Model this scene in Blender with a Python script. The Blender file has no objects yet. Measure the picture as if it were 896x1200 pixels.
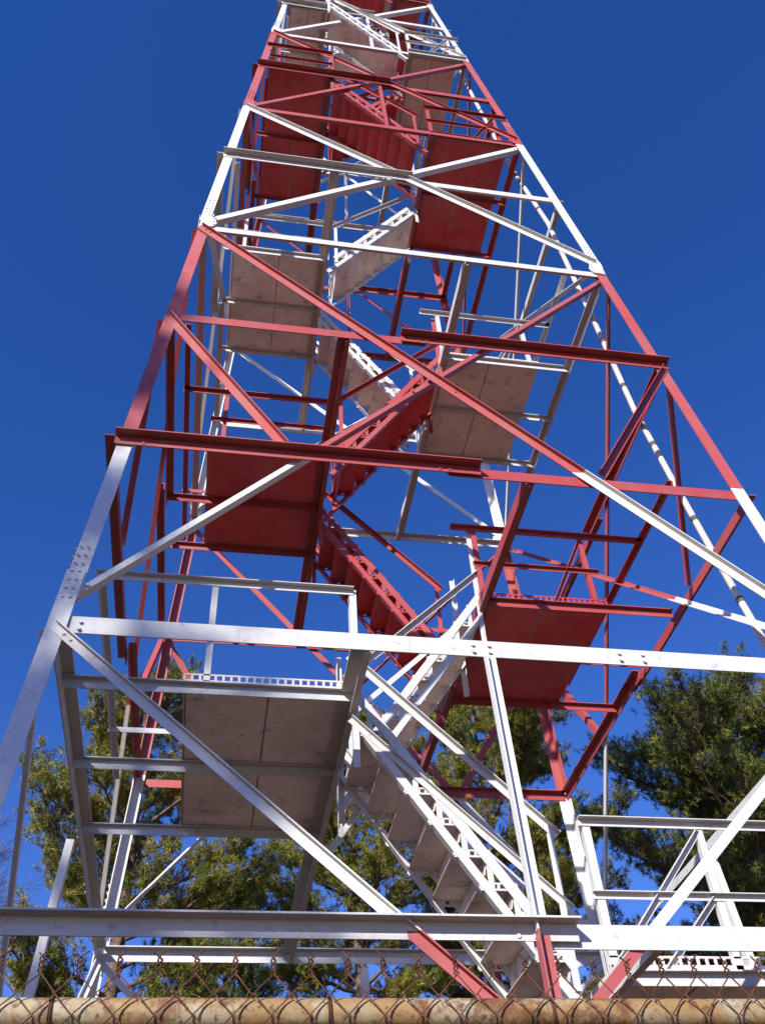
import bpy, math, random
import numpy as np
from mathutils import Vector, Matrix
rnd = random.Random(7)
SC = bpy.context.scene
COL = SC.collection

# ------------------------------------------------------------------ camera
cam_d = bpy.data.cameras.new('camera')
cam = bpy.data.objects.new('camera', cam_d)
COL.objects.link(cam)
cam_d.sensor_fit = 'HORIZONTAL'
cam_d.sensor_width = 36.0
cam_d.lens = 36.0 * 1104.28 / 896
cam_d.clip_end = 3000
cam_d.clip_start = 0.05
CR = Vector((0.98598755, -0.15929651, -0.04952945))
CU = Vector((-0.07795674, -0.70247973, 0.70742136))
CF = Vector((0.14748318, 0.6936475, 0.7050545))
M = Matrix((CR, CU, -CF)).transposed().to_4x4()
M.translation = Vector((-1.7745, -8.2596, -4.0557))
cam.matrix_world = M
SC.camera = cam

# ------------------------------------------------------------------ sky, sun, exposure
SUN_TO = Vector((-0.50, -0.74, 0.52)).normalized()
sun_el = math.asin(SUN_TO.z)
sun_az = math.atan2(SUN_TO.x, SUN_TO.y)
w = bpy.data.worlds.new('World')
SC.world = w
w.use_nodes = True
nt = w.node_tree
nt.nodes.clear()
wo = nt.nodes.new('ShaderNodeOutputWorld')
bg = nt.nodes.new('ShaderNodeBackground')
sky = nt.nodes.new('ShaderNodeTexSky')
sky.sky_type = 'NISHITA'
sky.sun_disc = False
sky.sun_elevation = sun_el
sky.sun_rotation = sun_az
sky.altitude = 300
sky.air_density = 1.0
sky.dust_density = 0.0
sky.ozone_density = 3.0
hs = nt.nodes.new('ShaderNodeHueSaturation')
hs.inputs['Saturation'].default_value = 1.30
hs.inputs['Value'].default_value = 1.0
nt.links.new(sky.outputs[0], hs.inputs['Color'])
tint = nt.nodes.new('ShaderNodeMix'); tint.data_type = 'RGBA'; tint.blend_type = 'MULTIPLY'
tint.inputs[0].default_value = 1.0
tint.inputs[7].default_value = (1.16, 0.81, 1.22, 1)
nt.links.new(hs.outputs[0], tint.inputs[6])
nt.links.new(tint.outputs[2], bg.inputs['Color'])
bg.inputs['Strength'].default_value = 0.11
nt.links.new(bg.outputs[0], wo.inputs['Surface'])

sd = bpy.data.lights.new('sun', 'SUN')
sd.energy = 5.0
sd.angle = math.radians(0.53)
sd.color = (1.0, 0.955, 0.88)
so = bpy.data.objects.new('sun', sd)
COL.objects.link(so)
so.rotation_euler = SUN_TO.to_track_quat('Z', 'Y').to_euler()
SC.view_settings.view_transform = 'Standard'
SC.view_settings.look = 'None'
SC.view_settings.exposure = 0.45
SC.view_settings.gamma = 1.0

# ------------------------------------------------------------------ materials
def new_mat(name):
    m = bpy.data.materials.new(name)
    m.use_nodes = True
    n = m.node_tree
    return m, n, n.nodes['Principled BSDF']

def noise(n, scale, detail=4, rough=0.6, vec=None):
    t = n.nodes.new('ShaderNodeTexNoise')
    t.inputs['Scale'].default_value = scale
    t.inputs['Detail'].default_value = detail
    t.inputs['Roughness'].default_value = rough
    if vec is not None:
        n.links.new(vec, t.inputs['Vector'])
    return t.outputs['Fac']

def ramp(n, fac, stops, interp='LINEAR'):
    r = n.nodes.new('ShaderNodeValToRGB')
    r.color_ramp.interpolation = interp
    e = r.color_ramp.elements
    while len(e) > 1:
        e.remove(e[-1])
    e[0].position = stops[0][0]
    e[0].color = stops[0][1]
    for p, c in stops[1:]:
        x = e.new(p)
        x.color = c
    n.links.new(fac, r.inputs['Fac'])
    return r.outputs['Color']

def mix(n, fac, a, b):
    m = n.nodes.new('ShaderNodeMix')
    m.data_type = 'RGBA'
    for sock, v in ((m.inputs[0], fac), (m.inputs[6], a), (m.inputs[7], b)):
        if isinstance(v, (tuple, float, int)):
            sock.default_value = v
        else:
            n.links.new(v, sock)
    return m.outputs[2]

def g(v):
    return (v, v, v, 1)

# levels of the tower (metres, level 1 = 0) and half width of the tower at a height
Z = {-2: -5.75, -1: -4.10, 0: -2.065, 1: 0.0, 2: 2.05, 3: 4.214, 4: 6.343, 5: 8.634, 6: 10.766, 7: 12.888,
     8: 15.14, 9: 17.424, 10: 19.439, 11: 21.55, 12: 23.65, 13: 25.75}
def W(z):
    return 3.0 - 0.0708 * z

def paint(name, mode, base=None, dirt=0.5, rough=0.38, lit_fade=1.0, under=True, fleck=16):
    """weathered enamel on galvanised steel; mode 'band' alternates red and white every two landings"""
    m, n, b = new_mat(name)
    geo = n.nodes.new('ShaderNodeNewGeometry')
    pos = geo.outputs['Position']
    white = (0.66, 0.655, 0.635, 1)
    red = (0.40, 0.022, 0.020, 1)
    if mode == 'band':
        sx = n.nodes.new('ShaderNodeSeparateXYZ')
        n.links.new(pos, sx.inputs[0])
        wob = noise(n, 7.0, 2, 0.5, pos)
        ad = n.nodes.new('ShaderNodeMath'); ad.operation = 'MULTIPLY_ADD'
        n.links.new(wob, ad.inputs[0]); ad.inputs[1].default_value = 0.03
        n.links.new(sx.outputs['Z'], ad.inputs[2])
        mr = n.nodes.new('ShaderNodeMapRange')
        mr.inputs['From Min'].default_value = -8; mr.inputs['From Max'].default_value = 32
        n.links.new(ad.outputs[0], mr.inputs['Value'])
        st = [(0.0, red)]
        for k in range(0, 14, 2):
            st.append(((Z[k] - 0.04 + 8) / 40, white if (k // 2) % 2 == 0 else red))
        col = ramp(n, mr.outputs[0], st, 'CONSTANT')
    else:
        col = white if mode == 'white' else red
        if base: col = base
    # chalking of the paint in large soft blotches
    f1 = ramp(n, noise(n, 1.7, 5, 0.6, pos), [(0.35, g(0)), (0.75, g(1))])
    hsv = n.nodes.new('ShaderNodeHueSaturation')
    if isinstance(col, tuple): hsv.inputs['Color'].default_value = col
    else: n.links.new(col, hsv.inputs['Color'])
    hsv.inputs['Saturation'].default_value = 0.86
    hsv.inputs['Value'].default_value = 0.93
    c2 = mix(n, f1, hsv.outputs[0], col)
    # faded and sunlit look painted on faces not looking down; shaded brown painted underneath
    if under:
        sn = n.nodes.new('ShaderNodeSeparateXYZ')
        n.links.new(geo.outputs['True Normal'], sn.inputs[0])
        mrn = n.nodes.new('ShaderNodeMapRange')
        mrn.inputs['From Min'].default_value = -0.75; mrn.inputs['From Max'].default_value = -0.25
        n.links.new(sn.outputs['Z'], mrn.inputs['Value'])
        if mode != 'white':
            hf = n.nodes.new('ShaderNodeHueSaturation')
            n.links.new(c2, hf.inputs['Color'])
            hf.inputs['Saturation'].default_value = 1 - 0.19 * lit_fade; hf.inputs['Value'].default_value = 1 + 0.30 * lit_fade
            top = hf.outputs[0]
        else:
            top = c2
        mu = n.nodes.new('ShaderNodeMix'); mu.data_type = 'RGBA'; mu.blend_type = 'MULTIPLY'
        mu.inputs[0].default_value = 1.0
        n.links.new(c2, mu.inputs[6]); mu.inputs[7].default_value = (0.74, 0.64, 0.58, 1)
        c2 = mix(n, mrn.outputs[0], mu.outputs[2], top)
    # dirt, lichen and rust freckles
    f2 = ramp(n, noise(n, fleck, 9, 0.72, pos), [(0.60 - 0.06 * dirt, g(0)), (0.74, g(min(1, dirt)))])
    c3 = mix(n, f2, c2, (0.10, 0.078, 0.062, 1))
    f5 = ramp(n, noise(n, 2.6, 9, 0.75, pos), [(0.54, g(0)), (0.70, g(0.55 * dirt))])
    c3 = mix(n, f5, c3, (0.23, 0.215, 0.20, 1))
    if not under:
        f6 = ramp(n, noise(n, 1.15, 7, 0.7, pos), [(0.45, g(0)), (0.72, g(0.40))])
        c3 = mix(n, f6, c3, (0.13, 0.085, 0.068, 1) if base[1] > 0.1 else (0.10, 0.006, 0.008, 1))
    mp = n.nodes.new('ShaderNodeMapping'); mp.inputs['Scale'].default_value = (14, 14, 1.6)
    n.links.new(pos, mp.inputs['Vector'])
    f7 = ramp(n, noise(n, 1.0, 6, 0.7, mp.outputs[0]), [(0.60, g(0)), (0.72, g(0.55 * dirt))])
    c3 = mix(n, f7, c3, (0.21, 0.13, 0.09, 1) if mode != 'red' else (0.11, 0.03, 0.02, 1))
    f3 = ramp(n, noise(n, 5.3, 8, 0.7, pos), [(0.66, g(0)), (0.76, g(0.75 * dirt))])
    c4 = mix(n, f3, c3, (0.19, 0.085, 0.045, 1))
    n.links.new(c4, b.inputs['Base Color'])
    rr = n.nodes.new('ShaderNodeMapRange')
    rr.inputs['To Min'].default_value = rough - 0.06; rr.inputs['To Max'].default_value = rough + 0.25
    n.links.new(noise(n, 9, 5, 0.6, pos), rr.inputs['Value'])
    n.links.new(rr.outputs[0], b.inputs['Roughness'])
    bp = n.nodes.new('ShaderNodeBump')
    bp.inputs['Strength'].default_value = 0.25; bp.inputs['Distance'].default_value = 0.004
    n.links.new(noise(n, 30, 6, 0.6, pos), bp.inputs['Height'])
    n.links.new(bp.outputs[0], b.inputs['Normal'])
    return m

M_BAND = paint('banded_paint', 'band', dirt=0.55, lit_fade=0.5)
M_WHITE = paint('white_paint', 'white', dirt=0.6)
M_RED = paint('red_paint', 'red', dirt=0.45, lit_fade=0.2)
M_PLATE_W = paint('weathered_white_plate', 'white', (0.86, 0.71, 0.63, 1), dirt=0.8, rough=0.6, under=False, fleck=5)
M_PLATE_R = paint('weathered_red_plate', 'red', (0.56, 0.008, 0.011, 1), dirt=0.3, rough=0.5, under=False, fleck=4)
def body_mat(k):
    return M_WHITE if (k // 2) % 2 == 0 else M_RED
def plate_mat(k):
    return M_PLATE_W if (k // 2) % 2 == 0 else M_PLATE_R

def simple(name, c1, c2, scale, rough=0.8, metal=0.0, bump=0.0):
    m, n, b = new_mat(name)
    tc = n.nodes.new('ShaderNodeNewGeometry')
    f = ramp(n, noise(n, scale, 7, 0.65, tc.outputs['Position']), [(0.36, g(0)), (0.64, g(1))])
    n.links.new(mix(n, f, c1, c2), b.inputs['Base Color'])
    b.inputs['Roughness'].default_value = rough
    b.inputs['Metallic'].default_value = metal
    if bump:
        bp = n.nodes.new('ShaderNodeBump')
        bp.inputs['Strength'].default_value = 0.6; bp.inputs['Distance'].default_value = bump
        n.links.new(noise(n, scale * 3, 6, 0.6, tc.outputs['Position']), bp.inputs['Height'])
        n.links.new(bp.outputs[0], b.inputs['Normal'])
    return m
M_RUBBER = simple('black_rubber', (0.06, 0.05, 0.045, 1), (0.12, 0.10, 0.09, 1), 20, 0.6)
M_GRIME = simple('seam_grime', (0.14, 0.09, 0.075, 1), (0.34, 0.26, 0.22, 1), 6, 0.9)
M_CONDUIT = simple('conduit_jacket', (0.72, 0.68, 0.62, 1), (0.58, 0.50, 0.43, 1), 3, 0.45)
M_WIRE = simple('rusty_wire', (0.05, 0.018, 0.010, 1), (0.14, 0.045, 0.02, 1), 30, 0.85, 0.0, 0.001)
def rail_mat():
    m, n, b = new_mat('rusted_pipe')
    pos = n.nodes.new('ShaderNodeNewGeometry').outputs['Position']
    c = mix(n, ramp(n, noise(n, 6, 8, 0.7, pos), [(0.44, g(0)), (0.56, g(1))]), (0.38, 0.32, 0.21, 1), (0.30, 0.18, 0.07, 1))
    c = mix(n, ramp(n, noise(n, 11, 9, 0.75, pos), [(0.50, g(0)), (0.58, g(0.9))]), c, (0.15, 0.06, 0.02, 1))
    c = mix(n, ramp(n, noise(n, 70, 5, 0.6, pos), [(0.56, g(0)), (0.66, g(0.8))]), c, (0.07, 0.028, 0.013, 1))
    n.links.new(c, b.inputs['Base Color']); b.inputs['Roughness'].default_value = 0.6
    bp = n.nodes.new('ShaderNodeBump'); bp.inputs['Strength'].default_value = 0.5; bp.inputs['Distance'].default_value = 0.0015
    n.links.new(noise(n, 60, 6, 0.7, pos), bp.inputs['Height']); n.links.new(bp.outputs[0], b.inputs['Normal'])
    return m
M_RAIL = rail_mat()
M_BARK = simple('pine_bark', (0.10, 0.062, 0.045, 1), (0.21, 0.13, 0.095, 1), 9, 0.95, 0, 0.03)
M_TWIG = simple('bare_bark', (0.12, 0.09, 0.075, 1), (0.20, 0.165, 0.14, 1), 9, 0.95, 0, 0.01)
M_GROUND = simple('leaf_litter', (0.12, 0.082, 0.05, 1), (0.07, 0.065, 0.03, 1), 1.3, 1.0, 0, 0.05)

def needle_mat(name, c1, c2, c3):
    m, n, b = new_mat(name)
    geo = n.nodes.new('ShaderNodeNewGeometry')
    f = ramp(n, noise(n, 0.9, 3, 0.6, geo.outputs['Position']), [(0.38, g(0)), (0.62, g(1))])
    f2 = ramp(n, noise(n, 4.5, 3, 0.6, geo.outputs['Position']), [(0.48, g(0)), (0.68, g(1))])
    c = mix(n, f2, mix(n, f, c1, c2), c3)
    n.links.new(c, b.inputs['Base Color'])
    b.inputs['Roughness'].default_value = 0.5
    tr = n.nodes.new('ShaderNodeBsdfTranslucent')
    n.links.new(c, tr.inputs['Color'])
    ms = n.nodes.new('ShaderNodeMixShader')
    ms.inputs[0].default_value = 0.25
    n.links.new(b.outputs[0], ms.inputs[1]); n.links.new(tr.outputs[0], ms.inputs[2])
    n.links.new(ms.outputs[0], n.nodes['Material Output'].inputs['Surface'])
    return m
M_NEEDLE = needle_mat('pine_needles', (0.085, 0.115, 0.016, 1), (0.22, 0.215, 0.024, 1), (0.50, 0.41, 0.045, 1))
M_NEEDLE2 = needle_mat('pine_needles_dark', (0.045, 0.085, 0.018, 1), (0.11, 0.135, 0.024, 1), (0.40, 0.34, 0.04, 1))

# ------------------------------------------------------------------ mesh helpers
class MB:
    def __init__(s):
        s.v = []; s.f = []
    def prism(s, prof, p0, da, db, d):
        """extrude 2D profile [(a,b)..] (ccw seen along d) from p0 by vector d"""
        i = len(s.v); n = len(prof)
        for q in (p0, p0 + d):
            for a, b in prof:
                s.v.append(q + da * a + db * b)
        s.f.append(tuple(i + j for j in range(n))[::-1])
        s.f.append(tuple(i + n + j for j in range(n)))
        for j in range(n):
            k = (j + 1) % n
            s.f.append((i + j, i + k, i + n + k, i + n + j))
        return s
    def angle(s, p0, p1, da, db, a, b=None, t=0.011):
        """steel angle: heel on the line p0-p1, flanges of width a along da and b along db"""
        p0 = Vector(p0); p1 = Vector(p1); d = p1 - p0; dn = d.normalized()
        da = Vector(da); da = (da - dn * da.dot(dn)).normalized()
        db = Vector(db); db = (db - dn * db.dot(dn)); db = (db - da * db.dot(da)).normalized()
        if b is None: b = a
        return s.prism([(0, 0), (a, 0), (a, t), (t, t), (t, b), (0, b)], p0, da, db, d)
    def box(s, lo, hi):
        lo = Vector(lo); hi = Vector(hi)
        return s.prism([(0, 0), (hi.x - lo.x, 0), (hi.x - lo.x, hi.y - lo.y), (0, hi.y - lo.y)], lo,
                       Vector((1, 0, 0)), Vector((0, 1, 0)), Vector((0, 0, hi.z - lo.z)))
    def bar(s, p0, p1, da, wa, wb):
        """rectangular bar centred on the line"""
        p0 = Vector(p0); p1 = Vector(p1); d = p1 - p0; dn = d.normalized()
        da = Vector(da); da = (da - dn * da.dot(dn)).normalized(); db = dn.cross(da)
        return s.prism([(-wa / 2, -wb / 2), (wa / 2, -wb / 2), (wa / 2, wb / 2), (-wa / 2, wb / 2)], p0, da, db, d)
    def tube(s, pts, rads, seg=8, cap=True):
        pts = [Vector(p) for p in pts]; i0 = len(s.v)
        up = Vector((0, 0, 1))
        d0 = (pts[1] - pts[0]).normalized()
        if abs(d0.dot(up)) > 0.9: up = Vector((1, 0, 0))
        a = d0.cross(up).normalized()
        for j, p in enumerate(pts):
            d = (pts[min(j + 1, len(pts) - 1)] - pts[max(j - 1, 0)]).normalized()
            a = (a - d * a.dot(d)).normalized(); b = d.cross(a)
            r = rads[j] if isinstance(rads, (list, tuple)) else rads
            for q in range(seg):
                t = 2 * math.pi * q / seg
                s.v.append(p + a * (r * math.cos(t)) + b * (r * math.sin(t)))
        for j in range(len(pts) - 1):
            for q in range(seg):
                k = (q + 1) % seg
                s.f.append((i0 + j * seg + q, i0 + j * seg + k, i0 + (j + 1) * seg + k, i0 + (j + 1) * seg + q))
        if cap:
            s.f.append(tuple(i0 + q for q in range(seg))[::-1])
            e = i0 + (len(pts) - 1) * seg
            s.f.append(tuple(e + q for q in range(seg)))
        return s
    def bolt(s, p, n, r=0.014, h=0.012):
        p = Vector(p); n = Vector(n).normalized()
        return s.tube([p - n * 0.002, p + n * h], r, 6)
    def build(s, name, mat, parent=None, smooth=False):
        me = bpy.data.meshes.new(name)
        me.from_pydata([tuple(v) for v in s.v], [], s.f)
        me.materials.append(mat)
        if smooth:
            me.polygons.foreach_set('use_smooth', [True] * len(me.polygons))
        me.update()
        o = bpy.data.objects.new(name, me)
        COL.objects.link(o)
        if parent: o.parent = parent
        return o

def tag(o, label=None, cat=None, group=None, kind=None):
    if label: o['label'] = label
    if cat: o['category'] = cat
    if group: o['group'] = group
    if kind: o['kind'] = kind
    return o
def empty(name, loc=(0, 0, 0)):
    o = bpy.data.objects.new(name, None); COL.objects.link(o); o.location = loc
    o.empty_display_size = 0.2
    return o
X = Vector((1, 0, 0)); Y = Vector((0, 1, 0)); ZV = Vector((0, 0, 1))

# ------------------------------------------------------------------ ground
GZ = -5.70
nx = 60
gm = MB()
ext = 600
xs = [math.copysign(abs(t) ** 2.2, t) * ext for t in np.linspace(-1, 1, nx)]
for yy in xs:
    for xx in xs:
        r = math.hypot(xx, yy)
        h = 0.0 if r < 9 else 0.25 * math.sin(xx * 0.13) * math.cos(yy * 0.11) * min(1, (r - 9) / 15)
        gm.v.append(Vector((xx, yy, GZ + h)))
for j in range(nx - 1):
    for i in range(nx - 1):
        a = j * nx + i
        gm.f.append((a, a + 1, a + nx + 1, a + nx))
tag(gm.build('ground', M_GROUND, None, True), kind='structure')

# ------------------------------------------------------------------ the lookout tower
tower = empty('lookout_tower', (0, 0, GZ))
tag(tower, 'tall tapering steel lookout tower in red and white bands with zigzag stairs inside', 'lookout tower')
class _P:  # tower parts are built in world coordinates, so offset them under the empty
    pass
def part(mb, name, mat, parent=None, smooth=False, label=None):
    o = mb.build(name, mat, None, smooth)
    if parent is None:
        o.parent = tower
        o.matrix_parent_inverse = Matrix.Translation((0, 0, -GZ))
    else:
        o.parent = parent
    if label: o['label'] = label
    return o

TOPZ = Z[13]
LS = 0.175
# four corner legs, heel at the tower corner
for sx in (-1, 1):
    for sy in (-1, 1):
        m = MB()
        z0, z1 = GZ - 0.05, TOPZ
        p0 = Vector((sx * W(z0), sy * W(z0), z0)); p1 = Vector((sx * W(z1), sy * W(z1), z1))
        cuts = [(z0, 0.50, 0.130), (0.25, 6.75, 0.125), (6.5, 15.5, 0.12), (15.3, z1, 0.10)]
        for ci, (ca, cb, ls) in enumerate(cuts):
            o_ = 0.0 if ci % 2 == 0 else -0.013
            m.angle((sx * (W(ca) + o_), sy * (W(ca) + o_), ca), (sx * (W(cb) + o_), sy * (W(cb) + o_), cb), -sx * X, -sy * Y, ls, ls, 0.012)
        # splice plates with bolt rows where the leg sections meet
        for kz in (0.25, 6.6, 11.0, 15.4, 19.7):
            for zz in np.arange(kz - 0.02, kz + 0.5, 0.085):
                c = Vector((sx * W(zz), sy * W(zz), zz))
                m.bolt(c - sx * X * 0.035 , sy * Y, 0.011, 0.011)
                m.bolt(c - sx * X * 0.085 , sy * Y, 0.011, 0.011)
                m.bolt(c - sy * Y * 0.035 , sx * X, 0.011, 0.011)
                m.bolt(c - sy * Y * 0.085 , sx * X, 0.011, 0.011)
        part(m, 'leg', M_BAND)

# faces: (outward normal, along direction)
FACES = [(-Y, X), (Y, X), (-X, Y), (X, Y)]
def fp(nv, av, u, z, off=0.0):
    """point on a tower face: u from -1..1 along the face, at height z, off metres outward"""
    ww = W(z)
    return nv * (ww + off) + av * (u * ww) + ZV * z
# halves whose horizontal flange points outward: level -> -1 first half / +1 second half
DEEP = {0: -1, 2: -1, 3: 1, 5: -1, 7: -1, 9: -1, 11: 1}
for fi, (nv, av) in enumerate(FACES):
    for k in range(-1, 14):
        z = Z[k]; m = MB()
        sz = 0.135 if k in (0, 1) else 0.115
        e = 1.0 + (0.015 if fi != 3 else -0.04) / W(z)
        bot = 0.6 if k > 3 else 1.0
        if k in DEEP and not (fi == 1 and k == 0):
            dd = DEEP[k]
            mid = 0.02 if dd < 0 else -0.02
            # outward half lies in front of the leg flange, inward half behind it
            m.angle(fp(nv, av, dd * e, z + 0.05, 0.004), fp(nv, av, mid - dd * 0.02 + (-dd) * (0.04 if k == 0 else 0.06), z + 0.05, 0.004), nv, -ZV, 0.10, 0.105)
            m.angle(fp(nv, av, -dd * 0.985, z + 0.05, -0.018), fp(nv, av, 0, z + 0.05, -0.018), -nv, -ZV, 0.08, sz)
            for u in (-0.03, 0.0, 0.92 * dd):
                for dz in (0.02, -0.03):
                    m.bolt(fp(nv, av, u, z + dz, 0.004), nv)
        elif k == 1 and fi == 3:
            m.angle(fp(nv, av, -0.97, z + 0.02, -0.018), fp(nv, av, 0.97, z + 0.02, -0.018), nv, -ZV, 0.03, 0.08)
        elif k == 1:
            m.angle(fp(nv, av, -0.97, z + 0.07, -0.018), fp(nv, av, 0.97, z + 0.06, -0.018), -nv, -ZV, 0.10, 0.14)
            for u in (-0.93, -0.02, 0.02, 0.35, 0.41, 0.93):
                for dz in (0.02, -0.04):
                    m.bolt(fp(nv, av, u, z + dz, -0.018), nv)
        else:
            m.angle(fp(nv, av, -0.98, z + 0.05, -0.018), fp(nv, av, 0.98, z + 0.05, -0.018), -nv, -ZV, 0.085, 0.10)
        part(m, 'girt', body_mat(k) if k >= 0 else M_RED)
    # gusset plates where diagonals meet the legs
    for k in (4, 6, 8, 10):
        for sgn in (-1, 1):
            m = MB(); c = fp(nv, av, sgn * (1 - 0.02 / W(Z[k])), Z[k] + 0.10, 0.0015)
            q = -sgn * av
            prof = [(0.0, -0.12), (0.15, -0.08), (0.19, 0.0), (0.16, 0.12), (0.0, 0.20)]
            if (q.cross(ZV)).dot(nv) < 0: prof = prof[::-1]
            m.prism(prof, c, q, ZV, nv * 0.0045)
            for a_, b_ in ((0.15, -0.04), (0.15, 0.04), (0.14, 0.10)):
                m.bolt(c + q * a_ + ZV * b_ + nv * 0.005, nv, 0.011, 0.010)
            part(m, 'gusset_plate', M_BAND)
    # crossed diagonals
    for kt, kb, sz in ((4, 1, 0.095), (6, 4, 0.10), (8, 6, 0.085), (10, 8, 0.10), (12, 10, 0.09), (1, -2, 0.078)):
        zt = Z[kt] - 0.02
        zb = Z[kb] + (0.33 if kb > 0 else 0.1)
        if kb == 6 or kb == 8: zb = Z[kb] + 0.15
        if kb == 4: zb = Z[4] + 0.28
        for sgn, off in ((1, 0.006), (-1, -0.04)):
            m = MB()
            a = fp(nv, av, -sgn * 0.975, zt, off); b_ = fp(nv, av, sgn * 0.975, zb, off)
            if sgn > 0: m.angle(a, b_, -ZV, nv, sz * 0.92, sz * 0.55, 0.009)
            else: m.angle(a - ZV * sz * 0.9, b_ - ZV * sz * 0.9, ZV, -nv, sz * (0.5 if kt == 4 else 0.8), sz * 0.85, 0.009)
            d = (b_ - a).normalized()
            for q in (a + d * 0.07, a + d * 0.14, b_ - d * 0.07, b_ - d * 0.14, (a + b_) / 2):
                m.bolt(q - ZV * 0.05 + nv * 0.006, nv, 0.013, 0.012)
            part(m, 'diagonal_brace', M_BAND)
    # sub braces of the tall panel: leg at level 3 to the diagonals at level 2
    for sgn in (-1, 1):
        m = MB()
        uc = -sgn * (-2.55 + 5.55 * (Z[4] - Z[2]) / (Z[4] - 0.33)) / W(Z[2])
        uc = sgn * abs(uc) if abs(uc) > 0.1 else sgn * 0.43
        m.angle(fp(nv, av, sgn * 0.97, Z[3] - 0.03, -0.004), fp(nv, av, uc, Z[2] + 0.12, -0.004), -ZV, nv, 0.085, 0.065, 0.009)
        part(m, 'sub_brace', M_RED)
    # centre posts
    m = MB()
    m.angle(fp(nv, av, 0.0, Z[1] - 0.09, 0.0), fp(nv, av, 0.0, GZ, 0.0), av, nv, 0.085, 0.07, 0.010)
    part(m, 'centre_post', M_BAND)
    if fi < 2:
        for kt, kb in ((7, 6), (9, 8), (11, 10)):
            m = MB()
            m.angle(fp(nv, av, 0.0, Z[kt] + 0.0, -0.02), fp(nv, av, 0.0, Z[kb] + 0.05, -0.02), av, -nv, 0.055, 0.05, 0.008)
            part(m, 'hanger', body_mat(kb))

# landings -----------------------------------------------------------------
LY = {0: (-2.40, -0.25), 1: (-2.27, 0.0), 2: (-1.06, 0.74), 3: (-0.92, 0.78), 4: (-1.03, 0.75), 5: (-0.97, 0.85),
      6: (-2.18, -0.18), 7: (-2.08, 0.32), 8: (-1.93, -0.43), 9: (-1.7, 0.1), 10: (-1.62, 0.1), 11: (-1.5, 0.1), 12: (-1.4, 0.1)}
XI = {}  # inner edge |x| of landings
for k in range(-1, 13):
    XI[k] = 0.80 if k % 2 else 0.70
FL = {0: (-2.2, -1.35), 1: (-1.02, -0.18), 2: (-0.02, 0.72), 3: (-0.95, -0.16), 4: (-0.02, 0.74), 5: (-0.95, -0.2),
      6: (-2.02, -1.15), 7: (-1.15, -0.45), 8: (-1.9, -1.2), 9: (-0.9, -0.2), 10: (-1.6, -0.95), 11: (-0.8, -0.15)}

def comb(m, p0, p1, inward, z, h=0.055, pitch=0.056):
    """punched plank edge: two lips joined by little webs, open between"""
    p0 = Vector(p0); p1 = Vector(p1); d = p1 - p0; L = d.length; dn = d / L
    for zz, hh in ((z, 0.014), (z + h - 0.012, 0.012)):
        m.bar(p0 + ZV * (zz + hh / 2), p1 + ZV * (zz + hh / 2), inward, 0.012, hh)
    n = int(L / pitch)
    for i in range(n + 1):
        q = p0 + dn * (L * i / n)
        m.bar(q + ZV * (z + 0.012), q + ZV * (z + h - 0.010), dn, 0.018, 0.010)

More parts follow.
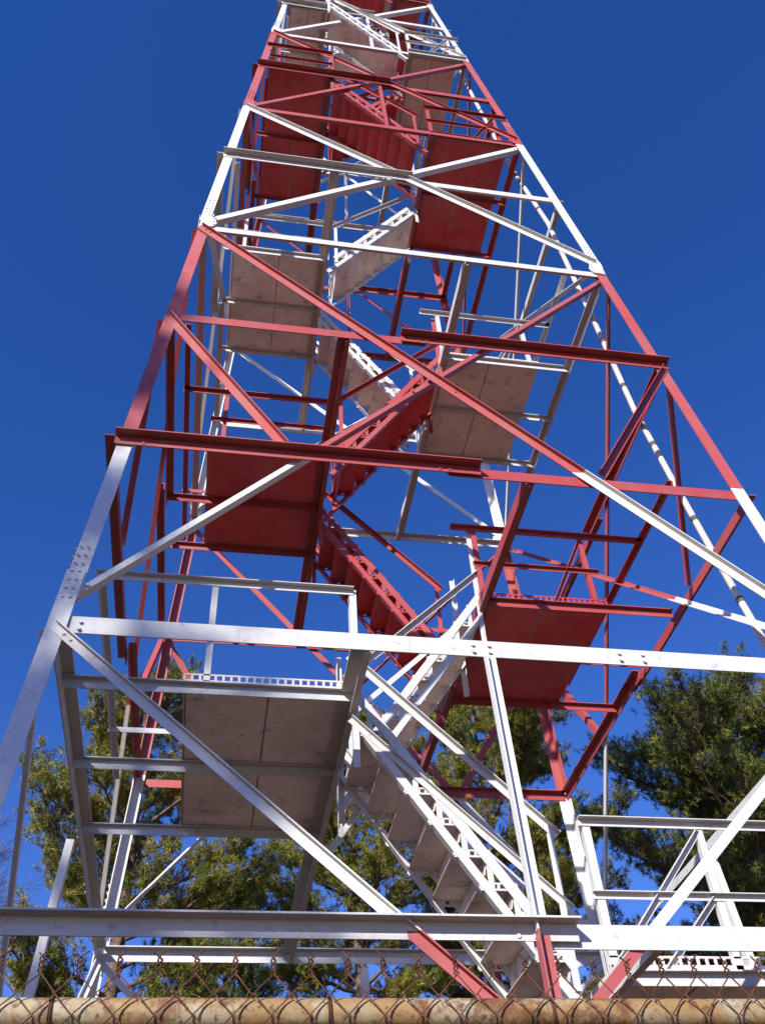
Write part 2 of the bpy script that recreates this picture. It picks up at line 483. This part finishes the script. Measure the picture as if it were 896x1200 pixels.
for k in range(0, 13):
    s = -1 if k % 2 else 1
    z = Z[k]; y0, y1 = LY[k]; xi = XI[k]
    xo = min(2.10, W(z) - 0.22)
    if k % 2 and k > 1: xo = min(2.22, W(z) - 0.18)
    bm = body_mat(k); pm = plate_mat(k)
    # long floor beam from the front girt to the rear girt
    ww = W(z) - 0.03
    m = MB()
    m.angle((s * xi, -ww, z + 0.045), (s * xi, ww, z + 0.045), s * X, -ZV, 0.125, 0.13, 0.011)
    m.box((s * xi + (0.012 if s > 0 else -0.05), -ww + 0.02, z - 0.088), (s * xi + (0.05 if s > 0 else -0.012), ww - 0.02, z - 0.077))
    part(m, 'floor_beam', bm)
    # deck
    m = MB()
    xa, xb = sorted((s * (xi + 0.02), s * xo))
    xm = (xa + xb) / 2; ym = (y0 + y1) / 2
    zb = z + 0.058
    for a0, a1 in ((xa, xm - 0.003), (xm + 0.003, xb)):
        for b0, b1 in ((y0, ym - 0.002), (ym + 0.002, y1)):
            m.box((a0, b0, zb), (a1, b1, zb + 0.006))
    m.box((xa, y0, zb + 0.006), (xb, y0 + 0.012, zb + 0.022))
    comb(m, (xa, y0 + 0.006, 0), (xb, y0 + 0.006, 0), Y, zb + 0.022, 0.068, 0.058)
    comb(m, (xa, y1 - 0.006, 0), (xb, y1 - 0.006, 0), Y, zb + 0.007)
    deck = part(m, 'landing', pm, label=('brown-white' if pm is M_PLATE_W else 'red') + ' landing seen from below')
    m = MB()
    for a0, a1 in ((y0 + 0.03, ym - 0.01), (ym + 0.01, y1 - 0.03)):
        m.box((xm - 0.006, a0, zb - 0.003), (xm + 0.006, a1, zb - 0.0005))
    m.box((xa + 0.01, y0 + 0.09, zb - 0.003), (xa + 0.02, y1 - 0.03, zb - 0.0005) )
    part(m, 'seam', M_GRIME, deck)
    # joists
    wside = W(z) - 0.05
    for yj in (y0, ym, y1):
        m = MB()
        a = Vector((s * (xi + 0.015), yj, z + 0.05)); b_ = Vector((s * wside, yj, z + 0.05))
        m.angle(a, b_, -Y, -ZV, 0.052, 0.085, 0.009)
        for u in (0.04, 0.08):
            m.bolt(b_ - s * X * u * 1.5 - ZV * 0.04 , -Y, 0.012, 0.012)
        part(m, 'joist', bm, deck)
    # guard rails: front, rear and outer side
    rz = z + 1.07
    xr0 = s * (xi - 0.2 if k in (2, 4) else xi); xr1 = s * (W(rz) - 0.04)
    for yr, dn in ((y0, -Y), (y1, Y)):
        m = MB()
        m.angle((xr0, yr, rz), (xr1, yr, rz), dn, -ZV, 0.055, 0.055, 0.007)
        m.angle((s * (xi), yr, z + 0.55), (s * xo, yr, z + 0.55), dn, -ZV, 0.04, 0.045, 0.006)
        part(m, 'guard_rail', bm, deck)
        m = MB()
        px_ = s * (xo - 0.14) if k else 1.57
        m.angle((px_, yr, z + 0.0), (px_, yr, rz), X, -dn, 0.05, 0.05, 0.007)
        part(m, 'rail_post', bm, deck)
        m = MB()
        m.angle((s * (xi + 0.03), yr, z + 0.0), (s * (xi + 0.03), yr, rz), X, -dn, 0.055, 0.05, 0.007)
        part(m, 'rail_post', bm, deck)
    m = MB()
    xs_ = s * (W(rz) - 0.05)
    ya = max(-W(rz) + 0.5, y0 - 0.95) if k != 1 else y0
    m.angle((xs_, ya, rz), (xs_, min(W(rz) - 0.4, y1 + 1.0), rz), -s * X, -ZV, 0.06, 0.06, 0.007)
    if k > 0: part(m, 'guard_rail', bm, deck)
    if s > 0:
        m = MB()
        px = px_
        m.angle((px, y0 + 0.012, rz - 0.05), (px - (0.85 if k == 0 else 0.46), y0 + 0.012, z + 0.06), -Y, -ZV, 0.04, 0.045, 0.006)
        part(m, 'rail_brace', bm, deck)
        if k == 0:
            m = MB(); m.angle((px, y0 + 0.02, z + 0.56), (px - 0.5, y0 + 0.02, z + 0.06), -Y, -ZV, 0.04, 0.045, 0.006)
            part(m, 'rail_brace', bm, deck)

# stair flights --------------------------------------------------------------
NR = 9
for k in range(-1, 12):
    s0 = -1 if k % 2 else 1          # side of the lower landing
    za, zb = Z[k], Z[k + 1]
    xa = s0 * (XI[k] - 0.12); xb = -s0 * (XI[k + 1] + 0.03)
    y0, y1 = FL.get(k, (-0.8, 0.0))
    kk = k + (1 if False else 0)
    bm = body_mat(max(k, 0)); pm = plate_mat(max(k, 0))
    if k < 0: bm, pm = M_RED, M_PLATE_R
    run = xb - xa; rise = zb - za
    dirx = 1 if run > 0 else -1
    def nose(t, dz=0.0, y=0.0):
        return Vector((xa + run * t, y, za + rise * t + dz))
    m = MB()
    for yy, out in ((y0, -Y), (y1, Y)):
        m.angle(nose(-0.06, -0.17, yy), nose(1.0, -0.17, yy), ZV, -out, 0.06, 0.06, 0.008)
        m.angle(nose(-0.02, 0.20, yy), nose(0.99, 0.20, yy), -ZV, -out, 0.075, 0.05, 0.008)
        for i in range(1, NR + 1):
            q = Vector((xa + run * i / NR - dirx * 0.135, yy, za + rise * i / NR))
            m.bar(Vector((q.x, yy - out.y * 0.012, q.z - 0.33)), Vector((q.x, yy - out.y * 0.012, q.z + 0.0)), X, 0.04, 0.008)
    for i in range(1, NR):
        t0 = i / NR; zt = za + rise * t0
        xf = xa + run * t0 - dirx * 0.15
        x0_, x1_ = sorted((xf, xf + dirx * 0.25))
        for yy in (y0 + 0.014, y1 - 0.014):
            comb(m, (x0_, yy, 0), (x1_, yy, 0), Y, zt - 0.05, 0.055, 0.05)
            for e0, e1 in ((x0_, x0_ + 0.055), (x1_ - 0.055, x1_)):
                m.box((e0, yy - 0.004, zt - 0.04), (e1, yy + 0.004, zt - 0.010))
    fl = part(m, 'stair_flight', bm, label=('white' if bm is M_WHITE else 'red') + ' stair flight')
    for i in range(1, NR):
        t0 = i / NR
        zt = za + rise * t0
        xf = xa + run * t0 - dirx * 0.15; dpt = 0.25
        m = MB()
        x0_, x1_ = sorted((xf, xf + dirx * dpt))
        m.box((x0_, y0 + 0.02, zt - 0.004), (x1_, y1 - 0.02, zt + 0.002))
        # nose lip and inclined riser plate
        m.box((min(xf, xf + dirx * 0.008), y0 + 0.02, zt - 0.045), (max(xf, xf + dirx * 0.008), y1 - 0.02, zt - 0.006))
        a = Vector((xf + dirx * 0.010, y0 + 0.045, zt - 0.012)); hgt = rise / NR - 0.085
        dd = Vector((-dirx * 0.0, 0, -1)) * hgt + Vector((dirx * 0.03, 0, 0))
        m.prism([(0, 0), (y1 - y0 - 0.09, 0), (y1 - y0 - 0.09, 0.006), (0, 0.006)], a, Y, X * dirx, dd)
        part(m, 'tread', pm, fl)
    for yy, out in ((y0, -Y), (y1, Y)):
        m = MB()
        a = Vector((xa - dirx * 0.05, yy, za + 1.05)); b_ = Vector((xb, yy, zb + 0.45))
        m.angle(a, b_, out, -ZV, 0.05, 0.055, 0.007)
        if out.y < 0 and k == 0: m.angle(a - ZV * 0.52, b_ - ZV * 0.58, out, -ZV, 0.04, 0.05, 0.006)
        m.angle((b_.x, yy + out.y * 0.008, zb - 0.55), (b_.x, yy + out.y * 0.008, zb + 1.05), -dirx * X, -out, 0.05, 0.045, 0.006)
        m.angle((xa, yy + out.y * 0.008, za), (xa, yy + out.y * 0.008, za + 1.05), dirx * X, -out, 0.045, 0.045, 0.006)
        part(m, 'handrail', bm, fl)

# conduit with dark straps up the right face -----------------------------------
pts = []
for z, u in ((-3, -0.715), (0, -0.71), (0.9, -0.713), (2, -0.70), (3.2, -0.693), (4.5, -0.69), (6.3, -0.74), (8.8, -0.805), (11, -0.76), (14.2, -0.775), (18.3, -0.85), (22, -0.85)):
    pts.append(Vector((W(z) + 0.03, u * W(z), z)))
m = MB(); m.tube(pts, 0.034, 10)
con = part(m, 'conduit', M_CONDUIT, smooth=True)
for i in range(len(pts) - 1):
    n = max(1, int((pts[i + 1] - pts[i]).length / 0.85))
    for j in range(n):
        c = pts[i].lerp(pts[i + 1], (j + 0.5) / n); d = (pts[i + 1] - pts[i]).normalized()
        m = MB(); m.tube([c - d * 0.03, c + d * 0.03], 0.039, 10)
        part(m, 'strap', M_RUBBER, con)

# ------------------------------------------------------------------ chain-link fence in front
fence = empty('chain_link_fence', (-1.2, -6.32, GZ))
tag(fence, 'rusty chain-link fence with a pipe top rail crossing the bottom of the picture', 'fence')
FDIR = Vector((1, 0, 0))
FD = 1.78
fwd = Vector((0.2079, 0.9781, 0)).normalized()
FD_O = Vector((-1.43, -6.32, 0))
RZ = -3.462
def fpt(u, z, off=0.0):
    q = FD_O + FDIR * u + Vector((-FDIR.y, FDIR.x, 0)) * off
    return Vector((q.x, q.y, z)) - Vector((-1.2, -6.32, GZ))
m = MB(); m.tube([fpt(u, RZ) for u in np.linspace(-6, 6, 30)], 0.029, 20)
m.build('top_rail', M_RAIL, fence, True)
for u in (-3.1, 0.0 + 3.1):
    m = MB(); m.tube([fpt(u, GZ, 0.07), fpt(u, RZ + 0.02, 0.07)], 0.038, 16)
    m.build('post', M_RAIL, fence, True)
# woven wires: zigzag pairs; the selvage is twisted above the rail
PW = 0.0718; ZT = RZ + 0.062
cv = bpy.data.curves.new('wire_mesh', 'CURVE'); cv.dimensions = '3D'
cv.bevel_depth = 0.0018; cv.bevel_resolution = 1
nW = 110
rows = 24
off0 = -0.034
for i in range(-nW // 2, nW // 2):
    u0 = i * PW + rnd.uniform(-0.002, 0.002)
    P_ = []
    # each wire zigzags between two columns while going down
    for r in range(rows + 1):
        u = u0 + (PW / 2 if r % 2 else 0.0)
        z = ZT - r * PW / 2 * 1.0
        o = off0 + (0.004 if r % 2 else -0.004)
        P_.append(fpt(u + rnd.uniform(-.0015, .0015), z, o))
    for sgn in (0, 1):
        s_ = cv.splines.new('POLY')
        pp = []
        if sgn == 0:
            pp = P_
        else:
            for r in range(rows + 1):
                u = u0 - (PW / 2 if r % 2 else 0.0)
                z = ZT - r * PW / 2
                pp.append(fpt(u, z, off0 + (-0.004 if r % 2 else 0.004)))
        # twisted tips
        tip = []
        for q in range(9):
            t = q / 8
            ang = t * 7 + sgn * math.pi
            tip.append(fpt(u0 + 0.0045 * math.cos(ang), ZT + 0.004 + t * 0.022, off0 + 0.0045 * math.sin(ang)))
        tip.append(fpt(u0 + (0.010 if sgn else -0.010) * rnd.uniform(0.5, 1.4), ZT + 0.026 + rnd.uniform(0.006, 0.02), off0 + rnd.uniform(-.006, .006)))
        pp = tip[::-1] + pp
        s_.points.add(len(pp) - 1)
        for a_, b_ in zip(s_.points, pp):
            a_.co = (b_.x, b_.y, b_.z, 1)
tmp = bpy.data.objects.new('tmp', cv); COL.objects.link(tmp)
bpy.context.view_layer.update()
me = bpy.data.meshes.new_from_object(tmp.evaluated_get(bpy.context.evaluated_depsgraph_get()))
bpy.data.objects.remove(tmp)
me.name = 'wire_mesh'; me.materials.clear(); me.materials.append(M_WIRE)
wm = bpy.data.objects.new('wire_mesh', me); COL.objects.link(wm); wm.parent = fence
# tie wires wrapped round the rail
for u in (-0.62, -0.11, 0.33, 0.86):
    m = MB()
    P_ = []
    for q in range(40):
        t = q / 39 * 2 * math.pi * 1.6
        b0 = FD_O + FDIR * (u + 0.006 * q / 39)
        P_.append(b0 + Vector((-FDIR.y, FDIR.x, 0)) * (math.cos(t) * 0.032) + ZV * (RZ + math.sin(t) * 0.032) - Vector((-1.2, -6.32, GZ)))
    m.tube(P_, 0.0018, 6)
    m.build('tie_wire', M_WIRE, fence)

# ------------------------------------------------------------------ trees
def np_mesh(name, verts, faces, mat, parent, smooth=False):
    me = bpy.data.meshes.new(name)
    nv_, nf = len(verts), len(faces)
    k = faces.shape[1]
    me.vertices.add(nv_); me.vertices.foreach_set('co', verts.astype(np.float32).ravel())
    me.loops.add(nf * k); me.loops.foreach_set('vertex_index', faces.astype(np.int32).ravel())
    me.polygons.add(nf)
    me.polygons.foreach_set('loop_start', np.arange(0, nf * k, k, dtype=np.int32))
    me.materials.append(mat); me.update(calc_edges=True); me.validate()
    o = bpy.data.objects.new(name, me); COL.objects.link(o); o.parent = parent
    return o

def needles(tips, dirs, rs, blades, length, width):
    """a brush of needle blades round every twig tip"""
    N = len(tips); n = N * blades
    c = np.repeat(tips, blades, 0); d = np.repeat(dirs, blades, 0)
    v = rs.normal(size=(n, 3)); v /= np.linalg.norm(v, axis=1)[:, None]
    v = v * 1.0 + d * 0.35; v /= np.linalg.norm(v, axis=1)[:, None]
    base = c + d * (rs.uniform(-0.16, 0.04, (n, 1)))
    L = length * rs.uniform(0.6, 1.15, (n, 1))
    sd_ = np.cross(v, rs.normal(size=(n, 3))); sd_ /= np.linalg.norm(sd_, axis=1)[:, None] + 1e-9
    w_ = width * rs.uniform(0.7, 1.3, (n, 1))
    V = np.empty((n, 3, 3))
    V[:, 0] = base - sd_ * w_ * 0.5; V[:, 1] = base + sd_ * w_ * 0.5; V[:, 2] = base + v * L
    return V.reshape(-1, 3), np.arange(n * 3).reshape(-1, 3)

def pine(x, y, H, crown_lo, R, label, seed, mat, density=1.0, lean=(0, 0), blades=34, group='pine trees behind the tower'):
    rs = np.random.RandomState(seed); rr = random.Random(seed)
    t = empty('pine_tree', (x, y, GZ))
    tag(t, label, 'pine tree', group)
    m = MB()
    pts = []; rad = []
    for i in range(13):
        f = i / 12
        pts.append(Vector((lean[0] * f * f + 0.10 * math.sin(f * 7 + seed), lean[1] * f * f + 0.08 * math.cos(f * 6 + seed), H * f * 0.97)))
        rad.append(0.24 * (1 - f) ** 0.8 * (H / 16) + 0.02)
    m.tube(pts, rad, 12)
    m.build('trunk', M_BARK, t, True)
    def trunk(h):
        f = min(max(h / (H * 0.97), 0), 0.999) * 12; i = int(f); return pts[i].lerp(pts[i + 1], f - i)
    bm_ = MB(); tips = []; tdir = []
    h = crown_lo
    while h < H * 0.985:
        f = (h - crown_lo) / (H - crown_lo)
        prof = (math.sin(math.pi * (0.20 + 0.80 * f)) ** 0.75) if f < 1 else 0.1
        prof = max(prof, 0.16)
        nb = rr.choice([2, 3, 3, 4])
        a0 = rr.uniform(0, 6.28)
        for b_i in range(nb):
            az = a0 + b_i * 6.283 / nb + rr.uniform(-.5, .5)
            L = R * prof * rr.uniform(0.55, 1.15)
            el = rr.uniform(-0.1, 0.35) + 0.5 * f
            p = trunk(h); d = Vector((math.cos(az) * math.cos(el), math.sin(az) * math.cos(el), math.sin(el)))
            P_ = [p]; R_ = [0.055 * (1 - f * 0.6)]
            ns = 6
            cur = d.copy()
            for q in range(ns):
                cur = (cur + Vector((rr.gauss(0, .16), rr.gauss(0, .16), rr.gauss(0.06, .10)))).normalized()
                P_.append(P_[-1] + cur * (L / ns)); R_.append(R_[0] * (1 - (q + 1) / ns) + 0.010)
            bm_.tube(P_, R_, 6, False)
            # secondary twigs
            nt_ = int(4 + L * 10.5 * density)
            for q in range(nt_):
                u = rr.uniform(0.28, 1.0); fi_ = u * ns; i = min(int(fi_), ns - 1)
                b0 = P_[i].lerp(P_[i + 1], fi_ - i)
                dv = (P_[i + 1] - P_[i]).normalized()
                sd2 = dv.cross(Vector((rr.gauss(0, 1), rr.gauss(0, 1), rr.gauss(0, 1)))).normalized()
                sd2.z = abs(sd2.z) * 0.7
                td = (dv * rr.uniform(0.3, 0.9) + sd2 * rr.uniform(0.4, 1.0)).normalized()
                tl = rr.uniform(0.25, 0.85) * (0.55 + 0.25 * L) * (1.15 - 0.5 * u)
                e1 = b0 + td * tl + ZV * 0.12 * tl
                bm_.tube([b0, (b0 + e1) / 2 + ZV * (-0.03), e1], [0.012, 0.009, 0.006], 4, False)
                nn = 4 + int(tl * 3)
                for w_i in range(nn):
                    jit = Vector((rr.gauss(0, .105), rr.gauss(0, .105), rr.gauss(0, .075)))
                    q_ = e1 + jit if w_i < nn - 1 else b0.lerp(e1, 0.55) + jit * 0.5
                    td2 = (td + Vector((rr.gauss(0, .5), rr.gauss(0, .5), rr.uniform(-.1, .9)))).normalized()
                    tips.append(tuple(q_)); tdir.append(tuple(td2))
            h += rr.uniform(0.05, 0.13)
        h += rr.uniform(0.05, 0.35)
    bm_.build('branches', M_BARK, t, True)
    print('TIPS', len(tips))
    V, F_ = needles(np.array(tips), np.array(tdir), rs, blades, 0.135, 0.015)
    np_mesh('crown', V, F_, mat, t)
    return t

pine(-3.6, 11.6, 14.9, 6.4, 3.5, 'tall yellow-green pine behind the left side of the tower', 3, M_NEEDLE, 1.0)
pine(1.9, 15.6, 17.3, 7.6, 3.1, 'pine behind the lower stair flight with a thick dark trunk', 11, M_NEEDLE, 1.0)
pine(6.3, 17.4, 19.3, 8.0, 4.2, 'bushy pine behind the red landing, right of the stairs', 23, M_NEEDLE, 1.4)
pine(10.5, 10.8, 15.1, 5.6, 4.2, 'large dark pine filling the right edge of the picture', 31, M_NEEDLE2, 1.6)
pine(-7.9, 11.8, 9.6, 2.5, 2.0, 'small pine low at the left edge', 41, M_NEEDLE, 0.9)
pine(-1.2, 22.5, 15.2, 5.0, 3.0, 'distant pine low between the two left trees', 47, M_NEEDLE2, 0.9)
pine(14.8, 17.0, 17.0, 5.0, 4.0, 'pine half hidden behind the large dark one', 53, M_NEEDLE2, 1.0)
# a pine on the photographer's side of the fence, which dapples the lower left of the tower
pine(-15.0, -19.8, 23.5, 9.5, 2.2, 'pine behind the photographer whose crown shades the lower left of the tower', 61, M_NEEDLE2, 0.8, group='pines around the clearing')

pine(-13.3, -19.9, 16.9, 12.0, 1.15, 'slender pine behind the photographer beside the larger one', 67, M_NEEDLE2, 0.9, group='pines around the clearing')
def copy_tree(src, x, y, sc, rz, label, group):
    c = src.copy(); COL.objects.link(c); c.location = (x, y, GZ); c.scale = (sc, sc, sc); c.rotation_euler = (0, 0, rz)
    c['label'] = label; c['group'] = group
    for ch in src.children:
        d = ch.copy(); COL.objects.link(d); d.parent = c
    return c
src = [o for o in COL.objects if o.name.startswith('pine_tree')]
ring = [(-24, 2, .95), (-22, -6, .85), (-26, -13, .72), (-23, -24, .55), (-14, -28, .55), (-6, -30, .62), (2, -27, .75), (9, -26, .8), (15, -21, .85),
        (20, -14, .9), (23, -6, .95), (24, 3, 1.0), (-19, 9, .9), (21, 10, .95), (-30, -20, .62), (-10, -36, .62), (-20, -33, .6)]
RL = ['pine standing level with the rear left leg, left of the tower', 'pine left of the tower, level with its front left leg',
      'pine on the left, level with the fence', 'short pine behind the photographer, far to the left', 'short pine behind the photographer, just left of the sun line',
      'pine straight behind the photographer', 'pine behind the photographer, a little to the right', 'pine behind the photographer, right of the middle one',
      'pine behind and right of the photographer', 'pine on the right, level with the fence', 'pine right of the tower, level with its front right leg',
      'tall pine right of the tower, level with its rear right leg', 'pine farther back on the left of the tower', 'pine farther back on the right of the tower',
      'short pine in the outer row, far left of the photographer', 'pine in the outer row, straight behind the photographer', 'short pine in the outer row, behind and left of the photographer']
for i, (x, y, sc) in enumerate(ring):  # unseen pines added round the tower to block low sky glow
    copy_tree(src[(0, 2, 3)[i % 3]], x, y, sc, i * 1.7, RL[i], 'pines around the clearing')

def bare(x, y, H, label, seed):
    rr = random.Random(seed)
    t = empty('bare_tree', (x, y, GZ)); tag(t, label, 'bare tree', 'leafless trees at the left edge')
    tm = MB(); bm_ = MB()
    pts = [Vector((0.25 * math.sin(i * 0.7 + seed), 0.2 * math.cos(i * 0.9), H * i / 10)) for i in range(11)]
    tm.tube(pts, [0.16 * (1 - i / 10) + 0.015 for i in range(11)], 10)
    tm.build('trunk', M_TWIG, t, True)
    def grow(p, d, L, r, lvl):
        n = 5; P_ = [p]; R_ = [r]; cur = d
        for q in range(n):
            cur = (cur + Vector((rr.gauss(0, .14), rr.gauss(0, .14), rr.gauss(0.07, .1)))).normalized()
            P_.append(P_[-1] + cur * L / n); R_.append(max(r * (1 - (q + 1) / n * 0.8), 0.004))
        bm_.tube(P_, R_, 5 if lvl < 2 else 3, False)
        if lvl < 3:
            for q in range(1, n + 1):
                for _ in range(2 if lvl < 2 else 3):
                    sd2 = cur.cross(Vector((rr.gauss(0, 1), rr.gauss(0, 1), rr.gauss(0, 1)))).normalized()
                    grow(P_[q], ((P_[q] - P_[q - 1]).normalized() * 0.8 + sd2 * 0.7).normalized(), L * rr.uniform(.35, .55), R_[q] * 0.65, lvl + 1)
    for i in range(26):
        f = rr.uniform(0.3, 0.98); a = rr.uniform(0, 6.28)
        q = int(f * 10); p = pts[q].lerp(pts[min(q + 1, 10)], f * 10 - q)
        grow(p, Vector((math.cos(a) * .7, math.sin(a) * .7, 0.7)), H * 0.22 * (1.25 - f), 0.045 * (1.2 - f), 1)
    bm_.build('branches', M_TWIG, t)
bare(-10.4, 16.8, 20.0, 'leafless tree at the far left edge of the picture', 5)
bare(-8.6, 18.5, 15.0, 'leafless tree low on the left, between the pines', 9)
